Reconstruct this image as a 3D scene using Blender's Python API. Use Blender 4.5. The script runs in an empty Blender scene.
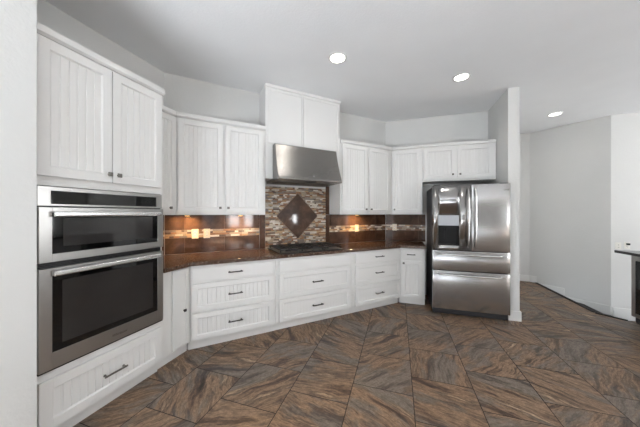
import bpy, bmesh, math, random
from mathutils import Vector, Matrix
random.seed(7)
SC = bpy.context.scene
COL = SC.collection
PI = math.pi
# ------------------------------------------------------------ camera, world, lights, exposure
cd = bpy.data.cameras.new('camera'); cam = bpy.data.objects.new('camera', cd); COL.objects.link(cam)
cd.sensor_width = 36.0; cd.lens = 243 / 640 * 36.0; cd.clip_start = .02
cam.location = (0, 0, 1.4); cam.rotation_euler = (PI/2, 0, math.atan(78/243))
SC.camera = cam
SC.view_settings.view_transform = 'Standard'; SC.view_settings.look = 'None'
SC.view_settings.gamma = 1; SC.view_settings.use_curve_mapping = False
SC.view_settings.exposure = 0.64
SC.cycles.use_adaptive_sampling = False; SC.cycles.use_denoising = True
SC.cycles.denoising_prefilter = 'ACCURATE'; SC.cycles.denoising_input_passes = 'RGB_ALBEDO_NORMAL'
SC.cycles.use_guiding = True; SC.cycles.guiding_training_samples = 32
SC.cycles.caustics_reflective = False; SC.cycles.caustics_refractive = False
w = bpy.data.worlds.new('sky'); SC.world = w; w.use_nodes = True
w.node_tree.nodes['Background'].inputs[0].default_value = (.86, .93, 1, 1)
w.node_tree.nodes['Background'].inputs[1].default_value = 1.0

def area(name, loc, rot, sx, sy, power, color=(1, 1, 1), shape='RECTANGLE', spread=None, parent=None):
    l = bpy.data.lights.new(name, 'AREA'); l.shape = shape; l.size = sx
    if shape in ('RECTANGLE', 'ELLIPSE'): l.size_y = sy
    l.energy = power; l.color = color
    if spread: l.spread = spread
    o = bpy.data.objects.new(name, l); COL.objects.link(o); o.location = loc; o.rotation_euler = rot
    if parent: o.parent = parent
    return o
# added daylight windows out of view; some follow reflections, others only brighten the room
WIN_BACK = [(-2.45, -1.0, .1, 2.5), (-.75, -.25, .1, 2.5), (1.45, 2.0, .1, 2.5), (3.42, 3.58, .1, 2.5), (4.95, 5.85, .1, 2.5)]       # first and last added for light; x range, z range; wall y = -4.5
WIN_RIGHT = [(-3.85, -3.1, .7, 2.2), (-2.9, -2.3, .7, 2.2), (-.15, .10, .95, 1.36), (2.5, 4.5, .9, 2.5)]                            # last one added to brighten the bar wall; y range, z range; wall x = 6
TILT = math.radians(12)                                    # added upward tilt of the window lamps, brightens the ceiling
WIN_POWER = 62                                             # watts per square metre of window
for a, b, c, d in WIN_BACK:
    area('window_daylight', ((a+b)/2, -4.72, (c+d)/2), (PI/2+TILT, 0, PI), b-a, d-c, WIN_POWER*(b-a)*(d-c), (.96, .98, 1))
for a, b, c, d in WIN_RIGHT:
    area('window_daylight', (6.2, (a+b)/2, (c+d)/2), (PI/2+(TILT if b-a > .5 else 0), 0, PI/2), b-a, d-c, WIN_POWER*(b-a)*(d-c)*(.26 if a > 2 else (.5 if a < -2 else 1)), (.96, .98, 1))
sl = bpy.data.lights.new('sun', 'SUN'); sl.energy = 112; sl.angle = math.radians(2); sl.color = (.90, .955, 1)
so = bpy.data.objects.new('sun', sl); COL.objects.link(so); so.rotation_euler = (math.radians(44), 0, math.radians(8)); so.location = (1, -9, 8)   # falls through the added back windows onto the bounce rug
CAN_POWER = .8; UNDER_POWER = 2.6

# ------------------------------------------------------------ helpers
def lin(c):
    return tuple(((v/255)/12.92 if v/255 <= .04045 else ((v/255+.055)/1.055)**2.4) for v in c) + (1,)
def newmat(name):
    m = bpy.data.materials.new(name); m.use_nodes = True
    return m, m.node_tree, m.node_tree.nodes['Principled BSDF']
def noise(nt, vec, scale, detail=3, rough=.5, dist=0):
    n = nt.nodes.new('ShaderNodeTexNoise'); n.inputs['Scale'].default_value = scale
    n.inputs['Detail'].default_value = detail; n.inputs['Roughness'].default_value = rough
    n.inputs['Distortion'].default_value = dist
    if vec is not None: nt.links.new(vec, n.inputs['Vector'])
    return n
def mapping(nt, vec, scale=(1, 1, 1), rot=(0, 0, 0)):
    m = nt.nodes.new('ShaderNodeMapping'); m.inputs['Scale'].default_value = scale; m.inputs['Rotation'].default_value = rot
    nt.links.new(vec, m.inputs['Vector']); return m.outputs[0]
def ramp(nt, fac, stops, interp='LINEAR'):
    r = nt.nodes.new('ShaderNodeValToRGB'); r.color_ramp.interpolation = interp
    e = r.color_ramp.elements
    while len(e) < len(stops): e.new(.5)
    for k, (p, c) in enumerate(stops): e[k].position = p; e[k].color = c
    nt.links.new(fac, r.inputs[0]); return r.outputs[0]
def mix(nt, a, b, fac, mode='MIX'):
    n = nt.nodes.new('ShaderNodeMix'); n.data_type = 'RGBA'; n.blend_type = mode
    for s, v in ((n.inputs[0], fac), (n.inputs[6], a), (n.inputs[7], b)):
        if isinstance(v, (float, int, tuple)): s.default_value = v
        else: nt.links.new(v, s)
    return n.outputs[2]
def bump(nt, bs, h, strength, dist=.002):
    b = nt.nodes.new('ShaderNodeBump'); b.inputs['Strength'].default_value = strength; b.inputs['Distance'].default_value = dist
    nt.links.new(h, b.inputs['Height']); nt.links.new(b.outputs[0], bs.inputs['Normal'])
def coord(nt, which='Object'):
    return nt.nodes.new('ShaderNodeTexCoord').outputs[which]
def paint(name, rgb, rough, bscale=None, bstr=.2, spec=.5, var=.02):
    m, nt, bs = newmat(name)
    c = coord(nt)
    n = noise(nt, c, 3.0, 2)
    col = lin(rgb); dk = tuple(v*(1-var) for v in col[:3]) + (1,)
    nt.links.new(ramp(nt, n.outputs[0], [(.3, dk), (.7, col)]), bs.inputs['Base Color'])
    bs.inputs['Roughness'].default_value = rough; bs.inputs['Specular IOR Level'].default_value = spec
    if bscale:
        b = noise(nt, c, bscale, 4, .6); bump(nt, bs, b.outputs[0], bstr, .004)
    return m
def metal(name, rgb, rough, streak=(1, 1, 1), amt=.08, aniso=0.0):
    m, nt, bs = newmat(name)
    c = coord(nt); n = noise(nt, mapping(nt, c, streak), 30, 3)
    col = lin(rgb)
    nt.links.new(ramp(nt, n.outputs[0], [(.3, tuple(v*(1-amt) for v in col[:3])+(1,)), (.7, col)]), bs.inputs['Base Color'])
    mr = nt.nodes.new('ShaderNodeMapRange'); mr.inputs['To Min'].default_value = rough*.85; mr.inputs['To Max'].default_value = rough*1.15
    nt.links.new(n.outputs[0], mr.inputs['Value']); nt.links.new(mr.outputs[0], bs.inputs['Roughness'])
    bs.inputs['Metallic'].default_value = 1; bs.inputs['Anisotropic'].default_value = aniso
    return m

M = {}
M['wall'] = paint('wall_paint', (222, 221, 218), .75, 34, .55, .3)
M['wall_dark'] = paint('taupe_wall_paint', (92, 86, 80), .8, 55, .3, .3)  # unseen back wall, tone invented dark to cut bright reflections
M['ceil'] = paint('ceiling_paint', (243, 243, 243), .85, 70, .5, .2)
M['cab'] = paint('cabinet_paint', (230, 228, 225), .34, None, 0, .5, .01)
M['trim'] = paint('trim_paint', (232, 231, 228), .4, None, 0, .5, .01)
M['plastic'] = paint('white_plastic', (235, 232, 224), .3)
M['ivory'] = paint('ivory_plastic', (226, 214, 192), .3)
M['steel'] = metal('brushed_steel', (176, 174, 171), .3, (1, 1, 40), .06, .0)
M['steel_v'] = metal('brushed_fridge_steel', (178, 177, 176), .2, (1, 1, 60), .06, .3)
M['hoodsteel'] = metal('brushed_hood_steel', (146, 143, 140), .27, (1, 40, 40), .06, .0)
M['bright'] = metal('polished_steel', (232, 232, 231), .26, (.02, .02, .02), .02)
M['nickel'] = metal('nickel', (120, 116, 110), .3, (1, 1, 1), .05)
M['darknickel'] = metal('dark_nickel', (70, 66, 62), .35, (1, 1, 1), .05)
M['charcoal'] = paint('charcoal_side', (58, 57, 58), .35, 200, .15)
M['black'] = paint('black_enamel', (14, 14, 14), .35)
M['iron'] = paint('cast_iron', (24, 23, 22), .5, 150, .3)
M['dark'] = paint('dark_stain', (14, 12, 11), .7)
M['greyplastic'] = paint('grey_plastic', (52, 52, 54), .35)
M['silverplastic'] = paint('silver_panel', (190, 192, 196), .25)

def glassblack(name, rgb=(10, 10, 11), rough=.04):
    m, nt, bs = newmat(name)
    n = noise(nt, coord(nt), 5)
    c = lin(rgb)
    nt.links.new(ramp(nt, n.outputs[0], [(.3, tuple(v*.8 for v in c[:3])+(1,)), (.7, c)]), bs.inputs['Base Color'])
    bs.inputs['Roughness'].default_value = rough; bs.inputs['Specular IOR Level'].default_value = .6
    return m
M['glass'] = glassblack('black_oven_glass')
M['glass_in'] = glassblack('oven_window_glass', (48, 46, 45), .05)  # flat grey stands in for room reflections and the oven inside

def emit(name, rgb, s):
    m, nt, bs = newmat(name)
    n = noise(nt, coord(nt), 8)
    c = lin(rgb)
    nt.links.new(ramp(nt, n.outputs[0], [(0, tuple(v*.97 for v in c[:3])+(1,)), (1, c)]), bs.inputs['Emission Color'])
    bs.inputs['Emission Strength'].default_value = s; bs.inputs['Base Color'].default_value = c
    return m
M['lamp'] = emit('lamp_glow', (255, 252, 244), 4)
M['warmlamp'] = emit('warm_lamp_glow', (255, 196, 120), 6)
M['display'] = emit('clock_display', (90, 130, 190), .12)

def granite():
    m, nt, bs = newmat('granite')
    c = coord(nt)
    v = nt.nodes.new('ShaderNodeTexVoronoi'); v.inputs['Scale'].default_value = 95; nt.links.new(c, v.inputs['Vector'])
    n = noise(nt, c, 48, 5, .7)
    n2 = noise(nt, c, 9, 3, .6)
    a = ramp(nt, v.outputs['Color'], [(.1, lin((26, 20, 17))), (.45, lin((84, 58, 42))), (.7, lin((58, 50, 46))), (.95, lin((168, 156, 144)))])
    b = ramp(nt, n.outputs[0], [(.36, lin((22, 18, 16))), (.5, lin((92, 62, 44))), (.62, lin((122, 108, 98)))])
    nt.links.new(mix(nt, a, b, n2.outputs[0]), bs.inputs['Base Color'])
    bs.inputs['Roughness'].default_value = .09
    return m
M['granite'] = granite()
M['blackstone'] = paint('black_stone', (38, 38, 40), .12, None, 0, .5, .3)

def floor_tile():
    m, nt, bs = newmat('slate_floor_tile')
    uv = coord(nt, 'UV')
    w0 = noise(nt, uv, 2.2, 3, .55)
    dv = nt.nodes.new('ShaderNodeVectorMath'); dv.operation = 'MULTIPLY_ADD'
    nt.links.new(w0.outputs['Color'], dv.inputs[0]); dv.inputs[1].default_value = (.16, .16, .0); nt.links.new(uv, dv.inputs[2])
    base = dv.outputs[0]
    st = noise(nt, mapping(nt, base, (1.0, 7, 1)), 1.4, 9, .7, .15)
    big = noise(nt, mapping(nt, base, (1.0, 3.0, 1)), 1.1, 4, .6, .2)
    fine = noise(nt, mapping(nt, base, (5, 40, 1)), 4, 8, .8)
    gr = noise(nt, uv, 38, 8, .8)
    crack = noise(nt, mapping(nt, base, (2.2, 9, 1)), 2.4, 6, .7, .6)
    brown = ramp(nt, st.outputs[0], [(.32, lin((44, 33, 27))), (.42, lin((98, 76, 59))), (.50, lin((154, 126, 101))), (.57, lin((92, 73, 59))), (.68, lin((192, 164, 134)))])
    grey = ramp(nt, st.outputs[0], [(.32, lin((48, 42, 38))), (.44, lin((92, 80, 71))), (.54, lin((132, 120, 109))), (.68, lin((68, 58, 51)))])
    f = ramp(nt, big.outputs[0], [(.45, (0, 0, 0, 1)), (.51, (1, 1, 1, 1))])
    c = mix(nt, grey, brown, f)
    c = mix(nt, c, ramp(nt, fine.outputs[0], [(.34, (.55, .52, .50, 1)), (.5, (1, 1, 1, 1)), (.68, (1.3, 1.27, 1.22, 1))]), .8, 'MULTIPLY')
    c = mix(nt, c, ramp(nt, gr.outputs[0], [(.38, (.6, .6, .6, 1)), (.6, (1.2, 1.2, 1.2, 1))]), .7, 'MULTIPLY')
    c = mix(nt, c, ramp(nt, crack.outputs[0], [(.475, (1, 1, 1, 1)), (.5, (.45, .40, .36, 1)), (.525, (1, 1, 1, 1))]), .55, 'MULTIPLY')
    nt.links.new(c, bs.inputs['Base Color'])
    bs.inputs['Roughness'].default_value = .42; bs.inputs['Specular IOR Level'].default_value = .4
    bump(nt, bs, fine.outputs[0], .3, .003)
    return m
M['tile'] = floor_tile()
M['grout'] = paint('dark_grout', (36, 28, 23), .8, 90, .3)
M['grout2'] = paint('backsplash_grout', (120, 98, 82), .7, 90, .3)

def splash_tile():
    m, nt, bs = newmat('brown_glazed_tile')
    uv = coord(nt, 'UV')
    a = noise(nt, uv, 5, 5, .65, .6); b = noise(nt, uv, 28, 5, .7)
    c = ramp(nt, a.outputs[0], [(.3, lin((50, 35, 28))), (.5, lin((76, 54, 42))), (.7, lin((100, 75, 60)))])
    d = ramp(nt, b.outputs[0], [(.35, (.7, .7, .7, 1)), (.65, (1.15, 1.12, 1.1, 1))])
    nt.links.new(mix(nt, c, d, .7, 'MULTIPLY'), bs.inputs['Base Color'])
    bs.inputs['Roughness'].default_value = .06; bs.inputs['Specular IOR Level'].default_value = .5
    return m
M['splash'] = splash_tile()
def mosaic_mat():
    m, nt, bs = newmat('stacked_stone_mosaic')
    at = nt.nodes.new('ShaderNodeAttribute'); at.attribute_name = 'tint'
    c = ramp(nt, at.outputs['Fac'], [(0, lin((200, 188, 170))), (.16, lin((160, 144, 124))), (.32, lin((128, 118, 110))), (.46, lin((182, 150, 112))), (.58, lin((130, 90, 60))), (.70, lin((222, 214, 202))), (.80, lin((88, 66, 52))), (.90, lin((150, 108, 72)))], 'CONSTANT')
    n = noise(nt, mapping(nt, coord(nt), (8, 8, 40)), 4, 5, .7)
    d = ramp(nt, n.outputs[0], [(.3, (.68, .66, .64, 1)), (.65, (1.1, 1.1, 1.1, 1))])
    nt.links.new(mix(nt, c, d, .8, 'MULTIPLY'), bs.inputs['Base Color'])
    bs.inputs['Roughness'].default_value = .28
    bump(nt, bs, n.outputs[0], .3, .002)
    return m
M['mosaic'] = mosaic_mat()

# frame helpers: local x = right, d = toward the viewer (local -y), z up
def box(bm, x0, x1, d0, d1, z0, z1, mi=0):
    vs = [bm.verts.new((x, -d, z)) for z in (z0, z1) for d in (d1, d0) for x in (x0, x1)]
    idx = [(0, 2, 3, 1), (4, 5, 7, 6), (0, 1, 5, 4), (2, 6, 7, 3), (0, 4, 6, 2), (1, 3, 7, 5)]
    fs = []
    for t in idx:
        f = bm.faces.new([vs[i] for i in t]); f.material_index = mi; fs.append(f)
    return fs
def cyl(bm, p0, p1, r0, r1=None, seg=16, mi=0, smooth=True):
    """p in (x,d,z)"""
    r1 = r0 if r1 is None else r1
    a = Vector((p0[0], -p0[1], p0[2])); b = Vector((p1[0], -p1[1], p1[2])); ax = (b-a).normalized()
    t = Vector((0, 0, 1)) if abs(ax.z) < .9 else Vector((1, 0, 0))
    u = ax.cross(t).normalized(); v = ax.cross(u)
    A = []; B = []
    for k in range(seg):
        an = 2*PI*k/seg; d = u*math.cos(an)+v*math.sin(an)
        A.append(bm.verts.new(a+d*r0)); B.append(bm.verts.new(b+d*r1))
    for k in range(seg):
        f = bm.faces.new((A[k], A[(k+1) % seg], B[(k+1) % seg], B[k])); f.material_index = mi; f.smooth = smooth
    f = bm.faces.new(A[::-1]); f.material_index = mi
    f = bm.faces.new(B); f.material_index = mi
def prism(bm, prof, x0, x1, mi=0, smooth=False):
    """prof: list of (d,z), extruded along x"""
    A = [bm.verts.new((x0, -d, z)) for d, z in prof]; B = [bm.verts.new((x1, -d, z)) for d, z in prof]
    n = len(prof)
    for k in range(n):
        f = bm.faces.new((A[k], A[(k+1) % n], B[(k+1) % n], B[k])); f.material_index = mi; f.smooth = smooth
    bm.faces.new(A[::-1]).material_index = mi; bm.faces.new(B).material_index = mi
def poly_prism(bm, pts, z0, z1, mi=0):
    A = [bm.verts.new((x, y, z0)) for x, y in pts]; B = [bm.verts.new((x, y, z1)) for x, y in pts]; n = len(pts)
    for k in range(n):
        bm.faces.new((A[k], A[(k+1) % n], B[(k+1) % n], B[k])).material_index = mi
    bm.faces.new(A[::-1]).material_index = mi; bm.faces.new(B).material_index = mi
def tube(bm, pts, r, seg=10, flat=1.0, mi=0):
    P = [Vector((p[0], -p[1], p[2])) for p in pts]; rings = []
    for i, p in enumerate(P):
        ax = (P[min(i+1, len(P)-1)]-P[max(i-1, 0)]).normalized()
        t = Vector((0, 1, 0)) if abs(ax.y) < .9 else Vector((1, 0, 0))
        u = ax.cross(t).normalized(); v = ax.cross(u).normalized()
        rings.append([bm.verts.new(p+u*math.cos(2*PI*k/seg)*r*flat+v*math.sin(2*PI*k/seg)*r) for k in range(seg)])
    for a, b in zip(rings, rings[1:]):
        for k in range(seg):
            f = bm.faces.new((a[k], a[(k+1) % seg], b[(k+1) % seg], b[k])); f.smooth = True; f.material_index = mi
    bm.faces.new(rings[0][::-1]); bm.faces.new(rings[-1])
def obj(name, bm, mats, parent=None, bevel=0, segs=2, label=None):
    bmesh.ops.recalc_face_normals(bm, faces=bm.faces)
    me = bpy.data.meshes.new(name); bm.to_mesh(me); bm.free()
    for m in (mats if isinstance(mats, (list, tuple)) else [mats]): me.materials.append(M[m])
    o = bpy.data.objects.new(name, me); COL.objects.link(o)
    if parent: o.parent = parent
    if bevel:
        b = o.modifiers.new('bevel', 'BEVEL'); b.width = bevel; b.segments = segs; b.limit_method = 'ANGLE'; b.angle_limit = math.radians(40)
    if label: o['label'] = label
    return o
def thing(name, label, cat, loc=(0, 0, 0), rotz=0, group=None):
    o = bpy.data.objects.new(name, None); COL.objects.link(o); o.empty_display_size = .1
    o.location = loc; o.rotation_euler = (0, 0, rotz); o['label'] = label; o['category'] = cat
    if group: o['group'] = group
    return o
def tag(o, label, cat, group=None, kind=None):
    o['label'] = label; o['category'] = cat
    if group: o['group'] = group
    if kind: o['kind'] = kind
    return o
def struct(name, bm, mats, label, cat, bevel=0):
    o = obj(name, bm, mats, None, bevel); o['kind'] = 'structure'; o['label'] = label; o['category'] = cat
    return o
NB = bmesh.new
# wall frames
XL = -2.605; W1 = (XL, 2.15); W2 = (-.215, 4.54); YF = 4.54; CZ = 3.05
R2 = math.sqrt(.5)
def F_oven(s, z=0): return dict(loc=(XL, s, z), rotz=PI/2)
def F_cook(s, z=0): return dict(loc=(W1[0]+R2*s, W1[1]+R2*s, z), rotz=PI/4)
def F_fridge(s, z=0): return dict(loc=(s, YF, z), rotz=0)
COOK_LEN = math.hypot(W2[0]-W1[0], W2[1]-W1[1])

# ------------------------------------------------------------ room shell
PX0, PX1, PYF = 1.378, 1.505, 3.80        # wing wall beside the fridge
def wallbox(bm, x0, x1, y0, y1, z0=0.0, z1=CZ): box(bm, x0, x1, -y1, -y0, z0, z1)
# floor of individual tiles with real grout gaps
def clip(poly, a, b, c):      # keep a*x+b*y<=c
    out = []
    for i in range(len(poly)):
        p, q = poly[i], poly[(i+1) % len(poly)]
        fp, fq = a*p[0]+b*p[1]-c, a*q[0]+b*q[1]-c
        if fp <= 0: out.append(p)
        if (fp < 0 < fq) or (fq < 0 < fp):
            t = fp/(fp-fq); out.append((p[0]+t*(q[0]-p[0]), p[1]+t*(q[1]-p[1])))
    return out
STAIR_X = 2.66
pieces = [[(1, 0, STAIR_X), (-1, 0, 2.605), (0, 1, 6.08), (0, -1, 4.5)],
          [(-1, 0, -STAIR_X), (1, 0, 6.0), (0, 1, 4.26), (0, -1, 4.5)],
          [(-1, 0, -STAIR_X), (0, -1, -4.26), (.19, .21, .19*STAIR_X+.21*4.45)]]
bm = NB(); uvl = bm.loops.layers.uv.new('UVMap')
TW, TL, G = .4625, .468, .0055
for c in range(-2, 17):
    x0 = -1.74+c*TW-.0
    off = 1.29 + (TL/2 if c % 2 else 0)
    for r in range(-14, 12):
        y0 = off+r*TL
        quad = [(x0+G/2, y0+G/2), (x0+TW-G/2, y0+G/2), (x0+TW-G/2, y0+TL-G/2), (x0+G/2, y0+TL-G/2)]
        ang = random.choice([0, 90, 180, 270])+random.uniform(-50, 50); ca, sa = math.cos(math.radians(ang)), math.sin(math.radians(ang))
        ox, oy = random.uniform(0, 60), random.uniform(0, 60)
        for pc in pieces:
            q = quad
            for h in pc:
                q = clip(q, *h)
                if len(q) < 3: break
            if len(q) < 3: continue
            # drop doubled points
            qq = [p for i, p in enumerate(q) if math.dist(p, q[i-1]) > 1e-5]
            if len(qq) < 3: continue
            f = bm.faces.new([bm.verts.new((p[0], p[1], 0)) for p in qq])
            for l, p in zip(f.loops, qq):
                l[uvl].uv = ((p[0]-x0)*ca-(p[1]-y0)*sa+ox, (p[0]-x0)*sa+(p[1]-y0)*ca+oy)
fo = [(-2.605, -4.5), (6, -4.5), (6, 4.26), (2.87, 4.26), (2.66, 4.45), (2.66, 6.08), (-2.605, 6.08)]
A = [bm.verts.new((x, y, -.002)) for x, y in fo]; B = [bm.verts.new((x, y, -.10)) for x, y in fo]
f = bm.faces.new(A); f.material_index = 1
for k in range(len(fo)):
    bm.faces.new((A[k], B[k], B[(k+1) % 7], A[(k+1) % 7])).material_index = 2
bm.normal_update()
for f in bm.faces:
    if f.normal.z < -.5: f.normal_flip()
me = bpy.data.meshes.new('floor'); bm.to_mesh(me); bm.free()
for k in ('tile', 'grout', 'dark'): me.materials.append(M[k])
fl = bpy.data.objects.new('floor', me); COL.objects.link(fl); tag(fl, 'brown and grey stone-look floor tiles laid in brick bond', 'floor', kind='structure')

bm = NB(); wallbox(bm, -2.8, 6.2, -4.7, 6.3, CZ, CZ+.1)
struct('ceiling', bm, 'ceil', 'flat light grey textured ceiling', 'ceiling')
T = .12
bm = NB(); wallbox(bm, XL-T, XL, -4.5, W1[1]+.05); struct('wall_left', bm, 'wall', 'plain wall behind the oven cabinets', 'wall')
bm = NB(); wallbox(bm, XL+.001, -1.865, .60, .785); struct('wall_left_end', bm, 'wall', 'textured wall end at the left border of the picture', 'wall')
# diagonal wall behind the cooktop
bm = NB(); o = T*R2
poly_prism(bm, [W1, W2, (W2[0]-o, W2[1]+o), (W1[0]-o, W1[1]+o)], 0, CZ)
struct('wall_cooktop', bm, 'wall', 'diagonal wall behind the cooktop', 'wall')
bm = NB(); wallbox(bm, W2[0], PX0, YF, YF+T); struct('wall_fridge', bm, 'wall', 'wall behind the refrigerator', 'wall')
bm = NB(); wallbox(bm, PX0, PX1, PYF, 6.08); struct('wall_wing', bm, 'wall', 'white wall end beside the refrigerator', 'wall')
bm = NB(); wallbox(bm, PX1, 2.62, 6.08, 6.2, -.9); struct('wall_hall_end', bm, 'wall', 'short wall at the end of the hall', 'wall')
HA, HB = (2.58, 6.08), (3.40, 5.37)       # hall oblique wall
dx, dy = HB[0]-HA[0], HB[1]-HA[1]; L = math.hypot(dx, dy); nx, ny = -dy/L*T, dx/L*T
bm = NB(); poly_prism(bm, [HA, HB, (HB[0]+nx, HB[1]+ny), (HA[0]+nx, HA[1]+ny)], -.9, CZ)
struct('wall_stair', bm, 'wall', 'shaded oblique wall above the sunken steps', 'wall')
bm = NB(); wallbox(bm, 3.40, 6.1, 5.37, 5.49, -.9); struct('wall_back_right', bm, 'wall', 'bright wall behind the bar counter', 'wall')
# walls behind and right of the camera with added window openings
def wall_with_windows(name, label, along, pos, lo, hi, wins):
    bm = NB(); prev = lo
    def piece(a, b, za, zb):
        if along == 'x': wallbox(bm, a, b, pos[0], pos[1], za, zb)
        else: wallbox(bm, pos[0], pos[1], a, b, za, zb)
    for a, b, z0, z1 in wins:
        piece(prev, a, 0, CZ); piece(a, b, 0, z0); piece(a, b, z1, CZ); prev = b
    piece(prev, hi, 0, CZ)
    struct(name, bm, 'wall_dark' if along == 'x' else 'wall', label, 'wall')
wall_with_windows('wall_back', 'wall behind the camera with tall windows', 'x', (-4.62, -4.5), XL-T, 6.12, WIN_BACK)
wall_with_windows('wall_right', 'wall right of the camera with a wide window', 'y', (6.0, 6.12), -4.5, 5.37, WIN_RIGHT)
n = 0
for along, wins in (('x', WIN_BACK), ('y', WIN_RIGHT)):
    for a, b, z0, z1 in wins:
        n += 1; bm = NB()
        def bar(p, q, za, zb):
            if along == 'x': wallbox(bm, p, q, -4.60, -4.52, za, zb)
            else: wallbox(bm, 6.02, 6.10, p, q, za, zb)
        q_ = .05 if b-a > .5 else .015
        bar(a, a+q_, z0, z1); bar(b-q_, b, z0, z1); bar(a+q_, b-q_, z0, z0+q_); bar(a+q_, b-q_, z1-q_, z1)
        if b-a > 1: bar((a+b)/2-.03, (a+b)/2+.03, z0+q_, z1-q_)
        struct('window_%d' % n, bm, 'trim', 'white framed window, out of view', 'window', .003)

# added pale rug behind the camera, bounces sun up to the ceiling
bm = NB(); wallbox(bm, -2.5, 3.2, -4.4, -1.6, .0005, .018)
M['rug'] = paint('rug_wool', (238, 240, 243), .9, 120, .4, .1)
tag(obj('area_rug', bm, 'rug', None, .004), 'pale wool rug behind the camera below the windows', 'rug')
# baseboards
def bb_profile(h=.13, t=.016): return [(0, 0), (t, 0), (t, h-.02), (t*.45, h-.004), (t*.3, h), (0, h)]
bm = NB()
wallbox(bm, PX0-.002, PX1+.016, PYF-.016, PYF-.0005, 0, .13); wallbox(bm, PX1+.0005, PX1+.016, PYF, 6.06, 0, .13)
struct('baseboard_wing', bm, 'trim', 'white baseboard around the wall end beside the refrigerator', 'baseboard', .004)
bm = NB(); wallbox(bm, PX1+.018, 2.58, 6.064, 6.0795, 0, .13); struct('baseboard_hall', bm, 'trim', 'white baseboard at the far end of the hall', 'baseboard', .004)
# stepped skirting down the sunken steps
bm = NB()
ux, uy = dx/L, dy/L; ox, oy = -nx/T, -ny/T
for (a, b, z0, z1) in ((0, .11, -.3, .13), (.1, .52, -.45, .0), (.5, 1.10, -.6, -.15)):
    p = (HA[0]+ux*a+ox*.001, HA[1]+uy*a+oy*.001); q = (HA[0]+ux*min(b, L)+ox*.001, HA[1]+uy*min(b, L)+oy*.001)
    poly_prism(bm, [p, q, (q[0]+ox*.016, q[1]+oy*.016), (p[0]+ox*.016, p[1]+oy*.016)], z0, z1)
struct('baseboard_stair', bm, 'trim', 'white skirting stepping down along the oblique wall', 'baseboard')
bm = NB(); wallbox(bm, 3.43, 5.9, 5.354, 5.369, -.6, -.17); struct('baseboard_right', bm, 'trim', 'white skirting on the bright wall below floor level', 'baseboard')
# steps
sr = thing('sunken_steps', 'dark steps going down beyond the floor edge beside the oblique wall', 'steps', (0, 0, 0))
def ywall(x): return 6.08-(x-2.58)*.71/.84-.03
for a, b, y0_, z in ((2.675, 3.03, 4.50, -.15), (3.032, 3.39, 4.29, -.30), (3.392, 5.9, 4.29, -.45)):
    bm = NB(); poly_prism(bm, [(a, y0_), (b, y0_), (b, min(ywall(b), 5.34) if b < 4 else 5.34), (a, min(ywall(a), 5.98) if b < 4 else 5.34)], z-.12, z)
    obj('step', bm, 'dark', sr)
bm = NB(); wallbox(bm, STAIR_X-.035, STAIR_X+.012, 4.46, 6.0, .0005, .010)
struct('trim_1', bm, 'dark', 'dark edging strip along the floor edge at the steps', 'trim', .002)
bm = NB(); p, q = (2.655, 4.447), (2.865, 4.257); e = (-.028, -.031)
poly_prism(bm, [p, q, (q[0]+e[0], q[1]+e[1]), (p[0]+e[0], p[1]+e[1])], .0005, .010)
struct('trim_2', bm, 'dark', 'dark edging strip turning the corner of the floor edge', 'trim', .002)

# ------------------------------------------------------------ cabinetry builders
FD = .58      # base cabinet face distance from the wall
def beaded_front(bm, x0, x1, d, z0, z1, stile=.055, pitch=.042, rec=.010, th=.0175, g=.004):
    """frame-and-beadboard-panel front; back plane at d"""
    f = d+th
    box(bm, x0, x0+stile, d, f, z0, z1); box(bm, x1-stile, x1, d, f, z0, z1)
    box(bm, x0+stile, x1-stile, d, f, z0, z0+stile); box(bm, x0+stile, x1-stile, d, f, z1-stile, z1)
    a, b, za, zb = x0+stile, x1-stile, z0+stile, z1-stile
    p = f-rec
    # small sloped moulding inside the frame
    ins = .008
    O = [(a, za), (b, za), (b, zb), (a, zb)]; I = [(a+ins, za+ins), (b-ins, za+ins), (b-ins, zb-ins), (a+ins, zb-ins)]
    for k in range(4):
        k2 = (k+1) % 4
        bm.faces.new([bm.verts.new((O[k][0], -(f-.003), O[k][1])), bm.verts.new((O[k2][0], -(f-.003), O[k2][1])),
                      bm.verts.new((I[k2][0], -p, I[k2][1])), bm.verts.new((I[k][0], -p, I[k][1]))])
    a += ins*.5; b -= ins*.5
    n = max(2, round((b-a)/pitch)); w_ = (b-a)/n
    xs = [(a, p)]
    for k in range(1, n):
        c = a+k*w_; xs += [(c-.0045, p), (c-.002, p-g), (c+.002, p-g), (c+.0045, p)]
    xs.append((b, p))
    lo = [bm.verts.new((x, -y, za)) for x, y in xs]; hi = [bm.verts.new((x, -y, zb)) for x, y in xs]
    for k in range(len(xs)-1): bm.faces.new((lo[k], lo[k+1], hi[k+1], hi[k]))
    box(bm, a-.004, b+.004, d, p-g-.002, za, zb)
def shaker_front(bm, x0, x1, d, z0, z1, stile=.05, rec=.008, th=.0175):
    f = d+th
    box(bm, x0, x0+stile, d, f, z0, z1); box(bm, x1-stile, x1, d, f, z0, z1)
    box(bm, x0+stile, x1-stile, d, f, z0, z0+stile); box(bm, x0+stile, x1-stile, d, f, z1-stile, z1)
    box(bm, x0+stile, x1-stile, d, f-rec, z0+stile, z1-stile)
def slab_front(bm, x0, x1, d, z0, z1, th=.0175):
    box(bm, x0, x1, d, d+th-.005, z0, z1)
    box(bm, x0+.007, x1-.007, d+th-.006, d+th, z0+.007, z1-.007)
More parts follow.
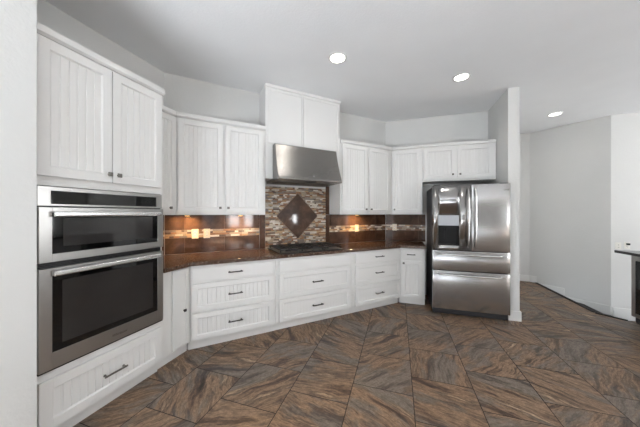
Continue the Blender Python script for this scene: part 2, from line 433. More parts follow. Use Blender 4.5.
def knob(parent, x, d, z, mat='nickel', r=.0145, name='knob'):
    bm = NB()
    cyl(bm, (x, d+.0005, z), (x, d+.004, z), .009, .009, 12)
    cyl(bm, (x, d+.003, z), (x, d+.017, z), .0055, .0065, 10)
    box(bm, x-r, x+r, d+.016, d+.022, z-r, z+r)
    s = r*.72
    vs = [bm.verts.new((x+i*r, -(d+.022), z+j*r)) for i, j in ((-1, -1), (1, -1), (1, 1), (-1, 1))] + [bm.verts.new((x+i*s, -(d+.027), z+j*s)) for i, j in ((-1, -1), (1, -1), (1, 1), (-1, 1))]
    for k in range(4): bm.faces.new((vs[k], vs[(k+1) % 4], vs[4+(k+1) % 4], vs[4+k]))
    bm.faces.new(vs[4:])
    return obj(name, bm, mat, parent, .0012, label='square metal knob')
def pull(parent, x, d, z, w_=.13, mat='darknickel'):
    bm = NB()
    box(bm, x-w_/2, x+w_/2, d+.024, d+.033, z-.0055, z+.0055)
    for s in (-1, 1):
        xx = x+s*(w_/2-.014)
        cyl(bm, (xx, d+.0005, z), (xx, d+.025, z), .0055, .0055, 10)
        cyl(bm, (xx, d+.0005, z), (xx, d+.004, z), .009, .009, 12)
    return obj('handle', bm, mat, parent, .0015, label='dark metal bar pull')
def carcass(parent, x0, x1, d0, d1, z0, z1, holes=(), name='carcass', toe=None):
    bm = NB(); box(bm, x0, x1, d0, d1, z0, z1)
    o = obj(name, bm, 'cab', parent, .0015)
    if toe:
        bm = NB(); box(bm, x0, x1, d0, toe, 0.0005, z0-.0005); obj('toe_kick', bm, 'cab', parent)
    return o
def crown(parent, x0, x1, d, z, left=0, right=0, h=.052, out=.022):
    """flat crown board along a cabinet top, optionally returned at ends"""
    bm = NB()
    prof = [(d-.02, z), (d+out*.35, z), (d+out*.8, z+.010), (d+out, z+.014), (d+out, z+h), (d-.02, z+h)]
    k_ = math.tan(PI/8)
    A = [bm.verts.new((x0+((dd_-d)*k_+.001 if left == 'm' else -left), -dd_, zz)) for dd_, zz in prof]
    B = [bm.verts.new((x1-((dd_-d)*k_+.001 if right == 'm' else -right), -dd_, zz)) for dd_, zz in prof]; n_ = len(prof)
    for q_ in range(n_): bm.faces.new((A[q_], A[(q_+1) % n_], B[(q_+1) % n_], B[q_]))
    bm.faces.new(A[::-1]); bm.faces.new(B)
    return obj('crown', bm, 'cab', parent, .002)
def front(kind, parent, name, *a, **k):
    bm = NB(); {'bead': beaded_front, 'shaker': shaker_front, 'slab': slab_front}[kind](bm, *a, **k)
    return obj(name, bm, 'cab', parent, .0018)

# ---- oven cabinet (tall) : local x = s - .792
S0 = .792; OD = -1.98-XL          # face distance .625
t = thing('oven_cabinet', 'tall white cabinet around the wall ovens, two beadboard doors above and a drawer below', 'cabinet', **F_oven(S0))
y1 = 1.612-S0
bm = NB()
box(bm, 0, .034, .005, OD, .105, 2.44); box(bm, y1-.010, y1, .005, OD, .105, 2.44)
box(bm, .034, y1-.010, .005, OD, .105, .462); box(bm, .034, y1-.010, .005, OD, 1.566, 2.44)
box(bm, .034, y1-.010, .005, .03, .462, 1.566)
obj('carcass', bm, 'cab', t)
bm = NB(); box(bm, 0, y1, .005, OD-.055, .0005, .1045); obj('toe_kick', bm, 'cab', t)
DF = OD+.004
for a, b, kx in ((.825, 1.207, 1.187), (1.213, 1.597, 1.247)):
    dr = front('bead', t, 'door', a-S0, b-S0, DF, 1.622, 2.425)
    knob(dr, kx-S0, DF+.018, 1.678)
dr = front('bead', t, 'drawer', .835-S0, 1.597-S0, DF, .115, .415, stile=.06)
pull(dr, (1.147+1.296)/2-S0, DF+.018, .262, .15, 'nickel')
crown(t, 0, y1, OD, 2.441, 0, .014)

# ---- wall oven combination
t = thing('double_wall_oven', 'stainless steel built-in microwave and oven combination with black glass doors', 'oven', **F_oven(S0, .465))
a, b = .829-S0, 1.600-S0; Z = .465
bm = NB(); box(bm, a+.002, b-.002, .035, OD-.002, .002, 1.096); obj('body', bm, 'black', t)
of = OD+.001
bm = NB(); box(bm, a, b, of, of+.014, 1.445-Z, 1.561-Z); cp = obj('control_panel', bm, 'steel', t, .002)
bm = NB(); box(bm, a+.057, b-.052, of+.0145, of+.0165, 1.457-Z, 1.537-Z); g = obj('display_panel', bm, 'glass', cp, .001, label='black glass control strip')
def oven_door(name, z0, z1, gz0, gz1, hz):
    bm = NB(); x0, x1 = a, b; d0, d1 = of, of+.030; ga, gb = a+.057, b-.052
    box(bm, x0, ga, d0, d1, z0, z1); box(bm, gb, x1, d0, d1, z0, z1)
    box(bm, ga, gb, d0, d1, z0, gz0); box(bm, ga, gb, d0, d1, gz1, z1)
    dr = obj(name, bm, 'steel', t, .0015)
    bm = NB(); box(bm, ga+.0005, gb-.0005, d0+.004, d1-.002, gz0+.0005, gz1-.0005); obj('glass', bm, 'glass', dr, label='black glass pane')
    m_ = .05 if z1-z0 < .4 else .045
    bm = NB(); box(bm, ga+m_, gb-m_*.9, d1-.0018, d1-.001, gz0+.04, gz1-.035); obj('window', bm, 'glass_in', dr, label='see-through window in the black glass')
    bm = NB(); hx0, hx1 = ga-.004, gb+.006
    prism(bm, [(d1+.020, hz-.017), (d1+.034, hz-.016), (d1+.040, hz-.008), (d1+.040, hz+.008), (d1+.034, hz+.016), (d1+.022, hz+.017)], hx0, hx1)
    for xx in (hx0+.02, hx1-.02): box(bm, xx-.012, xx+.012, d1+.0005, d1+.022, hz-.010, hz+.010)
    obj('handle', bm, 'bright', dr, .003, label='bright bar handle')
    return dr
oven_door('microwave_door', 1.112-Z, 1.437-Z, 1.160-Z, 1.405-Z, 1.397-Z)
dl = oven_door('oven_door', .478-Z, 1.076-Z, .575-Z, 1.030-Z, 1.046-Z)
bm = NB()
for k in range(3): box(bm, a+.01, b-.01, of, of+.006, (1.083+k*.009)-Z, (1.087+k*.009)-Z)
obj('vent_slats', bm, 'black', t)
bm = NB(); box(bm, a, b, of, of+.022, .002, .0115); obj('bottom_trim', bm, 'black', t, .001)
def lettering(parent, text, x, d, z, size, mat, shear=.3):
    c = bpy.data.curves.new('lettering', 'FONT'); c.body = text; c.size = size; c.extrude = .0006; c.align_x = 'CENTER'; c.shear = shear
    tmp = bpy.data.objects.new('tmp', c); COL.objects.link(tmp)
    bpy.context.view_layer.update()
    me = bpy.data.meshes.new_from_object(tmp.evaluated_get(bpy.context.evaluated_depsgraph_get()))
    bpy.data.objects.remove(tmp); bpy.data.curves.remove(c)
    me.transform(Matrix.Translation((x, -d, z)) @ Matrix.Rotation(PI/2, 4, 'X'))
    me.materials.clear(); me.materials.append(M[mat])
    o = bpy.data.objects.new('lettering', me); COL.objects.link(o); o.parent = parent
    return o
lettering(dl, 'Whirlpool', 1.25-S0, of+.031, .514-Z, .024, 'nickel')

# ---- narrow base cabinet on the oven wall
S0 = 1.614; OB = -2.0-XL
t = thing('base_cabinet', 'narrow white base cabinet with one plain door, between the ovens and the drawers', 'cabinet', **F_oven(S0), group='base cabinets')
bm = NB(); xe = 1.934-S0
e = [(0, -.005), (W1[1]-.006-S0, -.005), (xe, -OB), (0, -OB)]
poly_prism(bm, e, .105, .873); obj('carcass', bm, 'cab', t)
bm = NB(); poly_prism(bm, [(0, -.02), (xe+.16, -.02), (xe+.013, -(OB-.055)), (0, -(OB-.055))], .0005, .1045); obj('toe_kick', bm, 'cab', t)
dr = front('shaker', t, 'door', 1.722-S0, 1.892-S0, OB+.004, .118, .858, stile=.028, rec=.004)
knob(dr, 1.842-S0, OB+.0215, .462, 'darknickel', .013)

BD = .57; _y = YF-BD; _x = _y+(W1[0]-W1[1])+FD/R2; BS = ((_x-W1[0])+(_y-W1[1]))*R2     # where the two base faces meet
# ---- base cabinets along the diagonal wall
def drawer_base(s0, s1, fa, fb, label, top_handle, lower_handles, top='slab'):
    t = thing('base_cabinet', label, 'cabinet', **F_cook(s0), group='base cabinets')
    bm = NB(); w_ = s1-s0
    if s0 < .4:   # trimmed to the oven wall run at the corner
        poly_prism(bm, [(0, -FD), (w_, -FD), (w_, -.005), (.006-s0, -.005)], .105, .873)
    elif s1 > 3: poly_prism(bm, [(0, -FD), (w_, -FD), (COOK_LEN-.006-s0, -.005), (0, -.005)], .105, .873)
    else: box(bm, 0, w_, .005, FD, .105, .873)
    obj('carcass', bm, 'cab', t)
    bm = NB()
    if s1 > 3: poly_prism(bm, [(0, -FD+.055), (w_-.001, -FD+.055), (w_+.08, -.32), (0, -.32)], .0005, .1045)
    elif s0 < .4: poly_prism(bm, [(-.018, -FD+.05), (w_, -FD+.05), (w_, -.32), (-.12, -.32)], .0005, .1045)
    else: box(bm, 0, w_, .32, FD-.055, .0005, .1045)
    obj('toe_kick', bm, 'cab', t)
    rows = ((.705, .846), (.405, .682), (.112, .382))
    for k, (z0, z1) in enumerate(rows):
        o_ = front('slab' if k == 0 else ('bead' if top == 'slab' else 'shaker'), t, 'drawer' if (k or top_handle) else 'false_front', fa-s0, fb-s0, FD+.004, z0, z1, **({} if k == 0 else dict(stile=.05, g=.004 if s0 < 1 else .0009)))
        if k == 0 and not top_handle: continue
        pull(o_, (fa+fb)/2-s0, FD+.0215, (z0+z1)/2+(.0 if k else 0), .15 if fb-fa > .7 else .11)
    return t
drawer_base(.278, 1.162, .291, 1.130, 'white base cabinet with three drawers, left of the cooktop', True, True)
drawer_base(1.164, 2.247, 1.203, 2.207, 'white base cabinet under the cooktop, blank panel over two wide drawers', False, True)
drawer_base(2.249, BS, 2.292, BS-.022, 'white base cabinet with three drawers, right of the cooktop', True, True)
# ---- base cabinet on the fridge wall
S0 = _x+.001
t = thing('base_cabinet', 'narrow white base cabinet with one drawer and one beadboard door, left of the refrigerator', 'cabinet', **F_fridge(S0), group='base cabinets')
bm = NB(); x1 = .388-S0
poly_prism(bm, [(0, -BD), (x1, -BD), (x1, -.005), (W2[0]+.006-S0, -.005)], .105, .873); obj('carcass', bm, 'cab', t)
bm = NB(); poly_prism(bm, [(-.018, -BD+.055), (x1, -BD+.055), (x1, -.32), (-.11, -.32)], .0005, .1045); obj('toe_kick', bm, 'cab', t)
dr = front('slab', t, 'drawer', .055-S0, .335-S0, BD+.004, .705, .842); pull(dr, .19-S0, BD+.0215, .775, .12)
dr = front('bead', t, 'door', .055-S0, .345-S0, BD+.004, .118, .678, stile=.05); knob(dr, .082-S0, BD+.0215, .640)

# ---- countertop: one continuous L-shaped slab
def cpt(s, d): return (W1[0]+R2*s+R2*d, W1[1]+R2*s-R2*d)
OX = -1.955                      # front edge on oven wall run
CDp = .632                       # depth along the diagonal wall
kk = (W1[0]-W1[1])*R2+CDp        # (x-y)*R2 = kk on the front edge
FY = 3.895
p1 = (OX, OX-kk/R2); p2 = (FY+kk/R2, FY)
pts = [(XL+.003, 1.616), (OX, 1.616), p1, p2, (.402, FY), (.402, YF-.003), (W2[0]+.001, YF-.003), (W1[0]+.003, W1[1]-.001)]
bm = NB(); poly_prism(bm, pts, .875, .914)
ct = obj('countertop', bm, 'granite', None, .004, 3); tag(ct, 'polished brown speckled granite countertop running around the corner', 'countertop')

# ---- upper cabinets
UD = .325; UZ0, UZ1 = 1.385, 2.44
def upper(frame, s0, s1, doors, label, z0=UZ0, depth=UD, poly=None, crown_ext=(0, 0), dz=None):
    t = thing('upper_cabinet', label, 'cabinet', **frame(s0, z0), group='upper cabinets')
    bm = NB()
    if poly: poly_prism(bm, [(x-s0, -d) for x, d in poly], 0, UZ1-z0)
    else: box(bm, 0, s1-s0, .004, depth, 0, UZ1-z0)
    obj('carcass', bm, 'cab', t, .0015)
    for a_, b_, kx, kz in doors:
        dr = front('bead', t, 'door', a_-s0, b_-s0, depth+.004, (dz or z0+.028)-z0, 2.425-z0, stile=.052)
        if kx is not None: knob(dr, kx-s0, depth+.0215, kz-z0, 'nickel', .013)
    crown(t, 0, s1-s0, depth, UZ1+.001-z0, *crown_ext)
    return t
# on the oven wall: face x = XL+.325 -> corner with the diagonal run
kx_ = UD*math.tan(PI/8)
ce = W1[1]-kx_                    # y where the two faces meet
upper(F_oven, 1.614, ce, [(1.700, ce-.012, 1.93, 1.460)], 'narrow white upper cabinet with one door, in the corner beside the oven cabinet',
      poly=[(1.614, .004), (W1[1]-.003, .004), (ce-.001, UD), (1.614, UD)], crown_ext=(0, 'm'))
upper(F_cook, kx_+.001, 1.108, [(.160, .608, .580, 1.465), (.640, 1.075, .668, 1.465)], 'white upper cabinet with two beadboard doors, left of the range hood',
      poly=[(.003, .004), (1.108, .004), (1.108, UD), (kx_+.001, UD)], crown_ext=('m', 0))
UF = .345                         # fridge wall uppers
ang_s = None
# meeting line of the two faces on the right
fx = (YF-UF)+( (W1[0]-W1[1])*R2+UD)/R2; fs = ((fx-W1[0])+((YF-UF)-W1[1]))*R2
upper(F_cook, 2.213, fs, [(2.243, 2.702, 2.672, 1.465), (2.738, 3.165, 2.772, 1.465)], 'white upper cabinet with two beadboard doors, right of the range hood',
      poly=[(2.213, .004), (COOK_LEN-.006, .004), (fs-.001, UD), (2.213, UD)], crown_ext=(0, 'm'))
upper(F_fridge, fx+.001, .372, [(-.085, .345, -.055, 1.465)], 'white upper cabinet with one beadboard door, left of the over-refrigerator cabinet',
      depth=UF, poly=[(W2[0]+.006, .004), (.372, .004), (.372, UF), (fx+.001, UF)], crown_ext=('m', 0))
upper(F_fridge, .374, 1.372, [(.398, .838, .800, 2.00), (.866, 1.330, .900, 2.00)], 'short white cabinet with two doors above the refrigerator',
      z0=1.905, depth=UF, dz=1.94)

# ---- hood surround
S0 = 1.111
t = thing('hood_cabinet', 'tall white box with two flat panels reaching the ceiling above the range hood', 'cabinet', **F_cook(S0, 1.845))
Z = 1.845; x1 = 2.211-S0; HD = .322
bm = NB(); box(bm, 0, x1, .004, HD, 2.285-Z, 3.045-Z); box(bm, 0, 1.204-S0, .004, HD, 0, 2.285-Z); box(bm, 2.106-S0, x1, .004, HD, 0, 2.285-Z)
obj('carcass', bm, 'cab', t)
for a_, b_ in ((1.140, 1.620), (1.632, 2.180)):
    front('shaker', t, 'panel', a_-S0, b_-S0, HD+.0005, 2.296-Z, 2.985-Z, stile=.022, rec=.006, th=.012)
bm = NB(); box(bm, -.006, x1+.006, HD-.02, HD+.018, 3.005-Z, 3.045-Z); obj('crown', bm, 'cab', t, .004)

# ---- range hood
S0 = 1.207
t = thing('range_hood', 'stainless steel canopy range hood with sloping front', 'range hood', **F_cook(S0, 1.79))
Z = 1.79; w_ = 2.103-S0
bm = NB()
prof = [(.006, 1.812-Z), (.550, 1.812-Z), (.556, 1.818-Z), (.556, 1.846-Z), (.548, 1.854-Z)]
for k in range(1, 9):
    u = k/8; prof.append((.548-(.548-.405)*u-.012*math.sin(PI*u), 1.854+(2.270-1.854)*u-Z))
prof += [(.395, 2.281-Z), (.006, 2.281-Z)]
prism(bm, prof, 0, w_); obj('canopy', bm, 'hoodsteel', t, .004, 3)
bm = NB()
for k in range(3):
    xa = .04+k*(w_-.08)/3
    box(bm, xa+.006, xa+(w_-.08)/3-.006, .10, .44, -.004+.017, .0045+.017)
    for j in range(9): box(bm, xa+.02+j*.028, xa+.03+j*.028, .11, .43, .009, .013)
obj('filter', bm, 'nickel', t)
bm = NB(); box(bm, w_/2-.07, w_/2+.07, .478, .53, .014, .0215)
for k in range(4): cyl(bm, (w_/2-.045+k*.03, .504, .014), (w_/2-.045+k*.03, .504, .007), .008, .007, 12)
obj('switch_panel', bm, 'black', t)
bm = NB(); cyl(bm, (w_/2+.03, .530, 1.880-Z), (w_/2+.03, .540, 1.878-Z), .010, .010, 14); obj('badge', bm, 'bright', t, label='small round maker badge')

# ---- backsplash
def tile_quad(bm, uvl, x0, x1, z0, z1, d, th=.008):
    ox, oz = random.uniform(0, 40), random.uniform(0, 40)
    fs_ = box(bm, x0, x1, .0008, d+th, z0, z1)
    for f in fs_:
        for l in f.loops: l[uvl].uv = (l.vert.co.x+ox, l.vert.co.z+oz)
def splash(name, label, frame, s0, s1, cuts, cat='backsplash'):
    t = thing(name, label, cat, **frame(s0, .915))
    Z = .915; bm = NB(); uvl = bm.loops.layers.uv.new('UVMap')
    xs = [s0]+[c for c in cuts if s0 < c < s1]+[s1]
    for i in range(len(xs)-1):
        a_, b_ = xs[i]+.0015, xs[i+1]-.0015
        tile_quad(bm, uvl, a_-s0, b_-s0, .0015, 1.103-Z, 0); tile_quad(bm, uvl, a_-s0, b_-s0, 1.204-Z, UZ0-.002-Z, 0)
    box(bm, 0, s1-s0, .0005, .0055, .001, UZ0-.002-Z, 1)
    obj('tile_field', bm, ['splash', 'grout2'], t, .001)
    obj('mosaic_band', mosaic_bm(0, s1-s0, 1.106-Z, 1.201-Z, 4), ['mosaic', 'grout2'], t)
    return t
def mosaic_bm(x0, x1, z0, z1, rows, hole=None):
    bm = NB(); lay = bm.faces.layers.float.new('tint')
    h = (z1-z0)/rows
    for r in range(rows):
        x = x0; za, zb = z0+r*h+.0012, z0+(r+1)*h-.0012
        base = random.random()
        while x < x1-.004:
            L_ = random.choice([.03, .045, .06, .08, .11]); xe = min(x+L_, x1)
            if x1-xe < .02: xe = x1
            tint = (base*.3+random.random()) % 1
            spans = [(x+.001, xe-.001)]
            if hole:
                cx, cz, hw, hh = hole; zm = max(0, 1-min(abs(za-cz), abs(zb-cz))/hh)*hw
                if zm > 0:
                    spans = []
                    if x+.001 < cx-zm: spans.append((x+.001, min(xe-.001, cx-zm)))
                    if xe-.001 > cx+zm: spans.append((max(x+.001, cx+zm), xe-.001))
            for a_, b_ in spans:
                if b_-a_ > .003:
                    for f in box(bm, a_, b_, .001, random.uniform(.007, .013), za, zb): f[lay] = tint
            x = xe
    box(bm, x0, x1, .0005, .005, z0, z1, 1)
    return bm
splash('tile_backsplash', 'brown glazed tile backsplash with stone band, beside the ovens at the corner', F_oven, 1.62, W1[1]-.006, [])
splash('tile_backsplash', 'brown glazed tile backsplash with stone band, left of the cooktop', F_cook, .006, 1.108, [.209, .66])
splash('tile_backsplash', 'brown glazed tile backsplash with stone band, right of the cooktop', F_cook, 2.213, COOK_LEN-.006, [2.71, 3.14])
splash('tile_backsplash', 'brown glazed tile backsplash with stone band, left of the refrigerator', F_fridge, W2[0]+.006, .450, [-.10, .34])
S0 = 1.110; Z = .915
t = thing('mosaic_backsplash', 'stacked stone mosaic panel with a brown diamond tile behind the cooktop', 'backsplash', **F_cook(S0, Z))
bm = NB(); uvl = bm.loops.layers.uv.new('UVMap')
for a_, b_ in ((0, 1.188-S0), (2.146-S0, 2.211-S0)):
    for z0, z1 in ((.002, .466), (.469, .915)):
        bm = NB(); uvl = bm.loops.layers.uv.new('UVMap')
        tile_quad(bm, uvl, a_+.001, b_-.001, z0, z1, 0)
        obj('border_tile', bm, 'splash', t, .001)
obj('mosaic', mosaic_bm(.080, 1.034, .002, .868, 44, (.566, .448, .327, .335)), ['mosaic', 'grout2'], t)
bm = NB(); uvl = bm.loops.layers.uv.new('UVMap'); cx, cz, hw, hh = .566, .448, .32, .328
P = [(cx-hw, cz), (cx, cz-hh), (cx+hw, cz), (cx, cz+hh)]
A = [bm.verts.new((x, -.0055, z)) for x, z in P]; B = [bm.verts.new((x, -.013, z)) for x, z in P]
fs_ = [bm.faces.new(B), bm.faces.new(A[::-1])]+[bm.faces.new((A[k], A[(k+1) % 4], B[(k+1) % 4], B[k])) for k in range(4)]
for f in fs_:
    for l in f.loops: l[uvl].uv = (l.vert.co.x+3, l.vert.co.z+9)
obj('diamond_tile', bm, 'splash', t, .003)

# ---- outlets and switches
def outlet(frame, s, z, label, kind, off=.0142, mat='ivory', group='wall plates on the backsplash'):
    t = thing('wall_plate', label, 'switch' if kind == 'rocker' else 'outlet', **frame(s, z-.0575), group=group)
    bm = NB(); box(bm, -.037, .037, off, off+.005, 0, .115); obj('plate', bm, mat, t, .002)
    bm = NB(); f = off+.0052
    if kind == 'rocker':
        box(bm, -.017, .017, f, f+.002, .024, .091); obj('rocker', bm, 'plastic', t, .001)
    else:
        bm.free()
        for zz in (.037, .078):
            bm = NB(); cyl(bm, (0, f, zz), (0, f+.002, zz), .0165, .0165, 18)
            sf = obj('socket_face', bm, 'plastic', t)
            bm = NB()
            box(bm, -.0075, .0075, f+.0021, f+.0024, zz-.0085, zz-.0065); 
            box(bm, -.0075, -.0048, f+.0021, f+.0024, zz-.0065, zz+.007); box(bm, .0048, .0075, f+.0021, f+.0024, zz-.0065, zz+.007)
            obj('socket_slot', bm, 'greyplastic', sf)
    return t
outlet(F_cook, .322, 1.152, 'pale wall plate, left of the two on the left backsplash', 'socket')
outlet(F_cook, .452, 1.152, 'pale wall plate, right of the two on the left backsplash', 'socket')
outlet(F_cook, 2.735, 1.155, 'pale wall plate on the lit backsplash right of the cooktop', 'rocker')
outlet(F_fridge, -.058, 1.155, 'pale wall plate on the backsplash left of the refrigerator', 'socket')
F_bw = lambda s, z=0: dict(loc=(s, 5.37, z), rotz=0)
outlet(F_bw, 3.49, .860, 'white outlet plate on the bright wall, just above the bar counter tip', 'socket', .001, 'plastic', 'wall plates above the bar')
t = outlet(F_bw, 3.60, .875, 'white outlet plate with a dark plug on the bright wall behind the bar', 'socket', .001, 'plastic', 'wall plates above the bar')
bm = NB(); box(bm, -.018, .018, .0095, .04, .062, .094); obj('plug', bm, 'black', t, .004, label='dark plug')

# ---- cooktop
S0 = 1.212; Z = .914; cw = 2.105-S0
t = thing('gas_cooktop', 'built-in gas cooktop with black iron grates on the granite counter', 'cooktop', **F_cook(S0, Z+.0005))
bm = NB(); box(bm, 0, cw, .075, .585, 0, .010); obj('cooktop_base', bm, 'black', t, .004, 3)
bm = NB()
box(bm, .008, cw-.008, .083, .577, .0102, .012); obj('burner_pan', bm, 'steel', t, .001)
spots = [(.15, .20, .040), (.15, .46, .032), (.445, .33, .052), (.74, .20, .036), (.70, .46, .030)]
for x, d, r in spots:
    bm = NB(); cyl(bm, (x, d, .0122), (x, d, .020), r*1.15, r*1.05, 24); cyl(bm, (x, d, .0201), (x, d, .029), r*.85, r*.8, 24)
    obj('burner', bm, 'iron', t, .0015)
for gx0, gx1 in ((.015, .293), (.299, .590), (.596, .875)):
    bm = NB(); b_ = .006
    for d in (.10, .225, .33, .435, .56): box(bm, gx0, gx1, d-b_, d+b_, .038, .052)
    for x in (gx0+b_, (gx0+gx1)/2, gx1-b_): box(bm, x-b_, x+b_, .10, .56, .040, .055)
    for x in (gx0+b_, gx1-b_):
        for d in (.10, .56): box(bm, x-b_, x+b_, d-b_, d+b_, .0125, .04)
    obj('grate', bm, 'iron', t, .002)
for k in range(5):
    bm = NB(); x = .25+k*.10
    cyl(bm, (x, .548-.002, .0122), (x, .546, .018), .016, .016, 18); obj('burner_knob', bm, 'nickel', t, .001)

# ---- refrigerator
fx0, fx1 = .458, 1.372; FW = fx1-fx0; DF = YF-3.70     # door faces at d=.84
t = thing('refrigerator', 'stainless steel french-door refrigerator with water dispenser and two bottom drawers', 'refrigerator', **F_fridge(fx0))
bm = NB(); box(bm, .004, FW-.004, .06, DF-.075, .03, 1.775); obj('body', bm, 'charcoal', t, .004)
def fdoor(name, x0, x1, z0, z1, hole=None):
    bm = NB(); d0, d1 = DF-.070, DF
    # slightly crowned face
    def cols(xa, xb, za, zb):
        n = max(2, int((xb-xa)/.05)+1); 
        def dd(x): u = (x-x0)/(x1-x0)*2-1; return d1-.006*u*u
        X = [xa+(xb-xa)*k/n for k in range(n+1)]
        F0 = [bm.verts.new((x, -dd(x), za)) for x in X]; F1 = [bm.verts.new((x, -dd(x), zb)) for x in X]
        G0 = [bm.verts.new((x, -d0, za)) for x in X]; G1 = [bm.verts.new((x, -d0, zb)) for x in X]
        for k in range(n):
            f = bm.faces.new((F0[k], F0[k+1], F1[k+1], F1[k])); f.smooth = True
            bm.faces.new((G0[k+1], G0[k], G1[k], G1[k+1])); bm.faces.new((G0[k], G0[k+1], F0[k+1], F0[k])); bm.faces.new((F1[k], F1[k+1], G1[k+1], G1[k]))
        bm.faces.new((G0[0], F0[0], F1[0], G1[0])); bm.faces.new((F0[-1], G0[-1], G1[-1], F1[-1]))
    if hole:
        ha, hb, hz0, hz1 = hole
        cols(x0, ha, z0, z1); cols(hb, x1, z0, z1); cols(ha, hb, z0, hz0); cols(ha, hb, hz1, z1)
    else: cols(x0, x1, z0, z1)
    return obj(name, bm, 'steel_v', t, .004 if not hole else 0, 3)
mid = .932-fx0
dl = fdoor('door', .001, mid-.002, .900, 1.788, (.530-fx0, .788-fx0, .966, 1.376))
dr = fdoor('door', mid+.002, FW-.001, .900, 1.788)
d1 = fdoor('drawer', .001, FW-.001, .626, .892); d2 = fdoor('drawer', .001, FW-.001, .092, .616)
for p_, x in ((dl, mid-.042), (dr, mid+.042)):
    bm = NB(); pts = []
    for k in range(17):
        u = k/16; pts.append((x, DF+.004+.050*min(1, math.sin(PI*u)*2.4)**.8 if 0 < u < 1 else DF-.002, .945+u*.80))
    tube(bm, pts, .013, 12, .8); obj('handle', bm, 'bright', p_, label='vertical curved bar handle')
for p_, z in ((d1, .845), (d2, .572)):
    bm = NB(); pts = []
    for k in range(21):
        u = k/20; pts.append((.075+u*(FW-.15), DF+.002+.048*min(1, math.sin(PI*u)*2.6)**.8 if 0 < u < 1 else DF-.006, z))
    tube(bm, pts, .012, 12, .9); obj('handle', bm, 'bright', p_, label='horizontal curved bar handle')
# dispenser
ha, hb = .5315-fx0, .7865-fx0
bm = NB(); box(bm, ha, hb, DF-.06, DF-.002, 1.236, 1.3745); dp = obj('dispenser_panel', bm, 'silverplastic', dl, .003, label='silver dispenser control panel')
bm = NB()
box(bm, ha, hb, DF-.069, DF-.064, .968, 1.235); box(bm, ha, ha+.006, DF-.064, DF-.004, .968, 1.235); box(bm, hb-.006, hb, DF-.064, DF-.004, .968, 1.235)
box(bm, ha, hb, DF-.064, DF-.002, .968, .978); box(bm, ha+.006, hb-.006, DF-.064, DF-.006, 1.20, 1.235)
cyl(bm, ((ha+hb)/2-.03, DF-.035, 1.20), ((ha+hb)/2-.03, DF-.035, 1.165), .016, .012, 14)
box(bm, (ha+hb)/2-.045, (ha+hb)/2-.015, DF-.064, DF-.054, 1.05, 1.16)
obj('dispenser_recess', bm, 'dark', dl, .001, label='black dispenser recess')
bm = NB(); box(bm, .01, FW-.01, DF-.12, DF-.05, .012, .084)
for x in (.03, FW-.07): box(bm, x, x+.04, DF-.11, DF-.07, .0005, .03)
obj('kick_grille', bm, 'greyplastic', t, .003)
for x in (.02, FW-.10):
    bm = NB(); box(bm, x, x+.08, DF-.10, DF-.03, 1.789, 1.80); obj('hinge_cover', bm, 'greyplastic', t, .003)
lettering(dr, 'Whirlpool', 1.30-fx0, DF+.0005-.004, 1.70, .026, 'nickel')

# ---- recessed ceiling lights
def can(x, y, label):
    t = thing('ceiling_light', label, 'ceiling light', (x, y, CZ), 0, 'recessed ceiling lights')
    bm = NB(); seg = 36
    prof = [(.098, -.0005), (.096, -.006), (.080, -.009), (.076, -.004), (.076, -.0005)]
    R = [[bm.verts.new((r*math.cos(2*PI*k/seg), r*math.sin(2*PI*k/seg), z)) for k in range(seg)] for r, z in prof]
    for i in range(len(R)):
        for k in range(seg):
            f = bm.faces.new((R[i][k], R[i][(k+1) % seg], R[(i+1) % len(R)][(k+1) % seg], R[(i+1) % len(R)][k])); f.smooth = True
    obj('trim_ring', bm, 'trim', t)
    bm = NB(); cyl(bm, (0, 0, -.005), (0, 0, -.001), .075, .075, 36); obj('lens', bm, 'lamp', t)
    l = area('ceiling_lamp_light', (0, 0, -.012), (0, 0, 0), .14, .14, CAN_POWER, (1, .96, .9), 'DISK', math.radians(150), t)
    return t
can(-.61, 2.51, 'round recessed ceiling light nearest the range hood')
can(.73, 3.32, 'round recessed ceiling light in front of the refrigerator')
can(2.48, 5.03, 'round recessed ceiling light over the hall beyond the wall end')

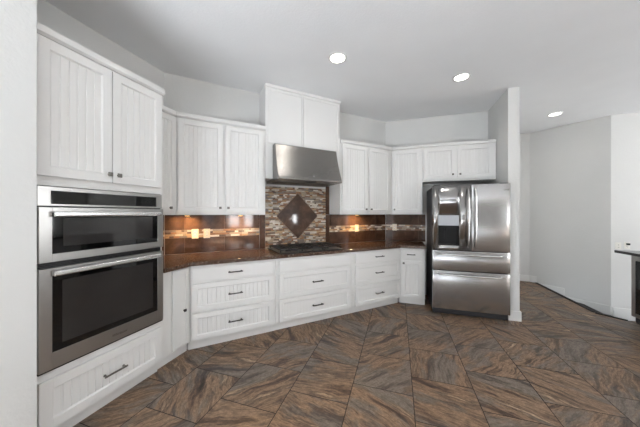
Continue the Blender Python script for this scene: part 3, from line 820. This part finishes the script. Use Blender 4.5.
# ---- under-cabinet puck lights
def puck(frame, s, d, label):
    t = thing('under_cabinet_light', label, 'light', **frame(s, UZ0-.0005), group='under-cabinet puck lights')
    bm = NB(); cyl(bm, (0, d, -.012), (0, d, -.0005), .032, .034, 24); obj('housing', bm, 'nickel', t)
    bm = NB(); cyl(bm, (0, d, -.0145), (0, d, -.0125), .026, .026, 24); obj('lens', bm, 'warmlamp', t)
    area('under_cabinet_glow', (0, -d, -.018), (0, 0, 0), .05, .05, UNDER_POWER, (1, .66, .32), 'DISK', None, t)
puck(F_cook, .24, .12, 'small under-cabinet puck light, left of the two on the left')
puck(F_cook, .84, .12, 'small under-cabinet puck light, right of the two on the left')
puck(F_cook, 2.66, .12, 'small under-cabinet puck light under the cabinet right of the range hood')

# ---- bar with beverage cooler at the right edge
bm = NB(); wallbox(bm, 2.745, 3.45, 2.4, 4.285, .880, .914)
tag(obj('bar_countertop', bm, 'blackstone', None, .004), 'dark polished bar countertop at the right border', 'countertop')
t = thing('bar_cabinet', 'white base cabinet under the bar countertop', 'cabinet', (2.87, 2.42, 0))
bm = NB(); wallbox(bm, .0, .56, 0, 1.14, .10, .878); wallbox(bm, .06, .56, 0, 1.14, .0005, .0995); obj('carcass', bm, 'cab', t, .002)
t = thing('beverage_cooler', 'steel framed beverage cooler with black glass door under the bar countertop', 'cooler', (2.86, 3.575, 0), PI/2*3)
# local: x right (toward -y world), d toward -x world
t.rotation_euler = (0, 0, -PI/2); t.location = (2.90, 4.205, 0)
W_ = .61
bm = NB(); box(bm, 0, W_, -.53, 0, .012, .872); obj('body', bm, 'greyplastic', t, .003)
bm = NB(); d0, d1 = .001, .04
box(bm, .001, .052, d0, d1, .085, .868); box(bm, W_-.052, W_-.001, d0, d1, .085, .868); box(bm, .052, W_-.052, d0, d1, .085, .13); box(bm, .052, W_-.052, d0, d1, .80, .868)
dd = obj('door', bm, 'steel', t, .002)
bm = NB(); box(bm, .053, W_-.053, d0+.006, d1-.006, .131, .799); obj('glass', bm, 'glass', dd)
bm = NB(); box(bm, .01, W_-.01, -.04, -.001+.0, .0005, .0115); obj('foot_rail', bm, 'black', t)
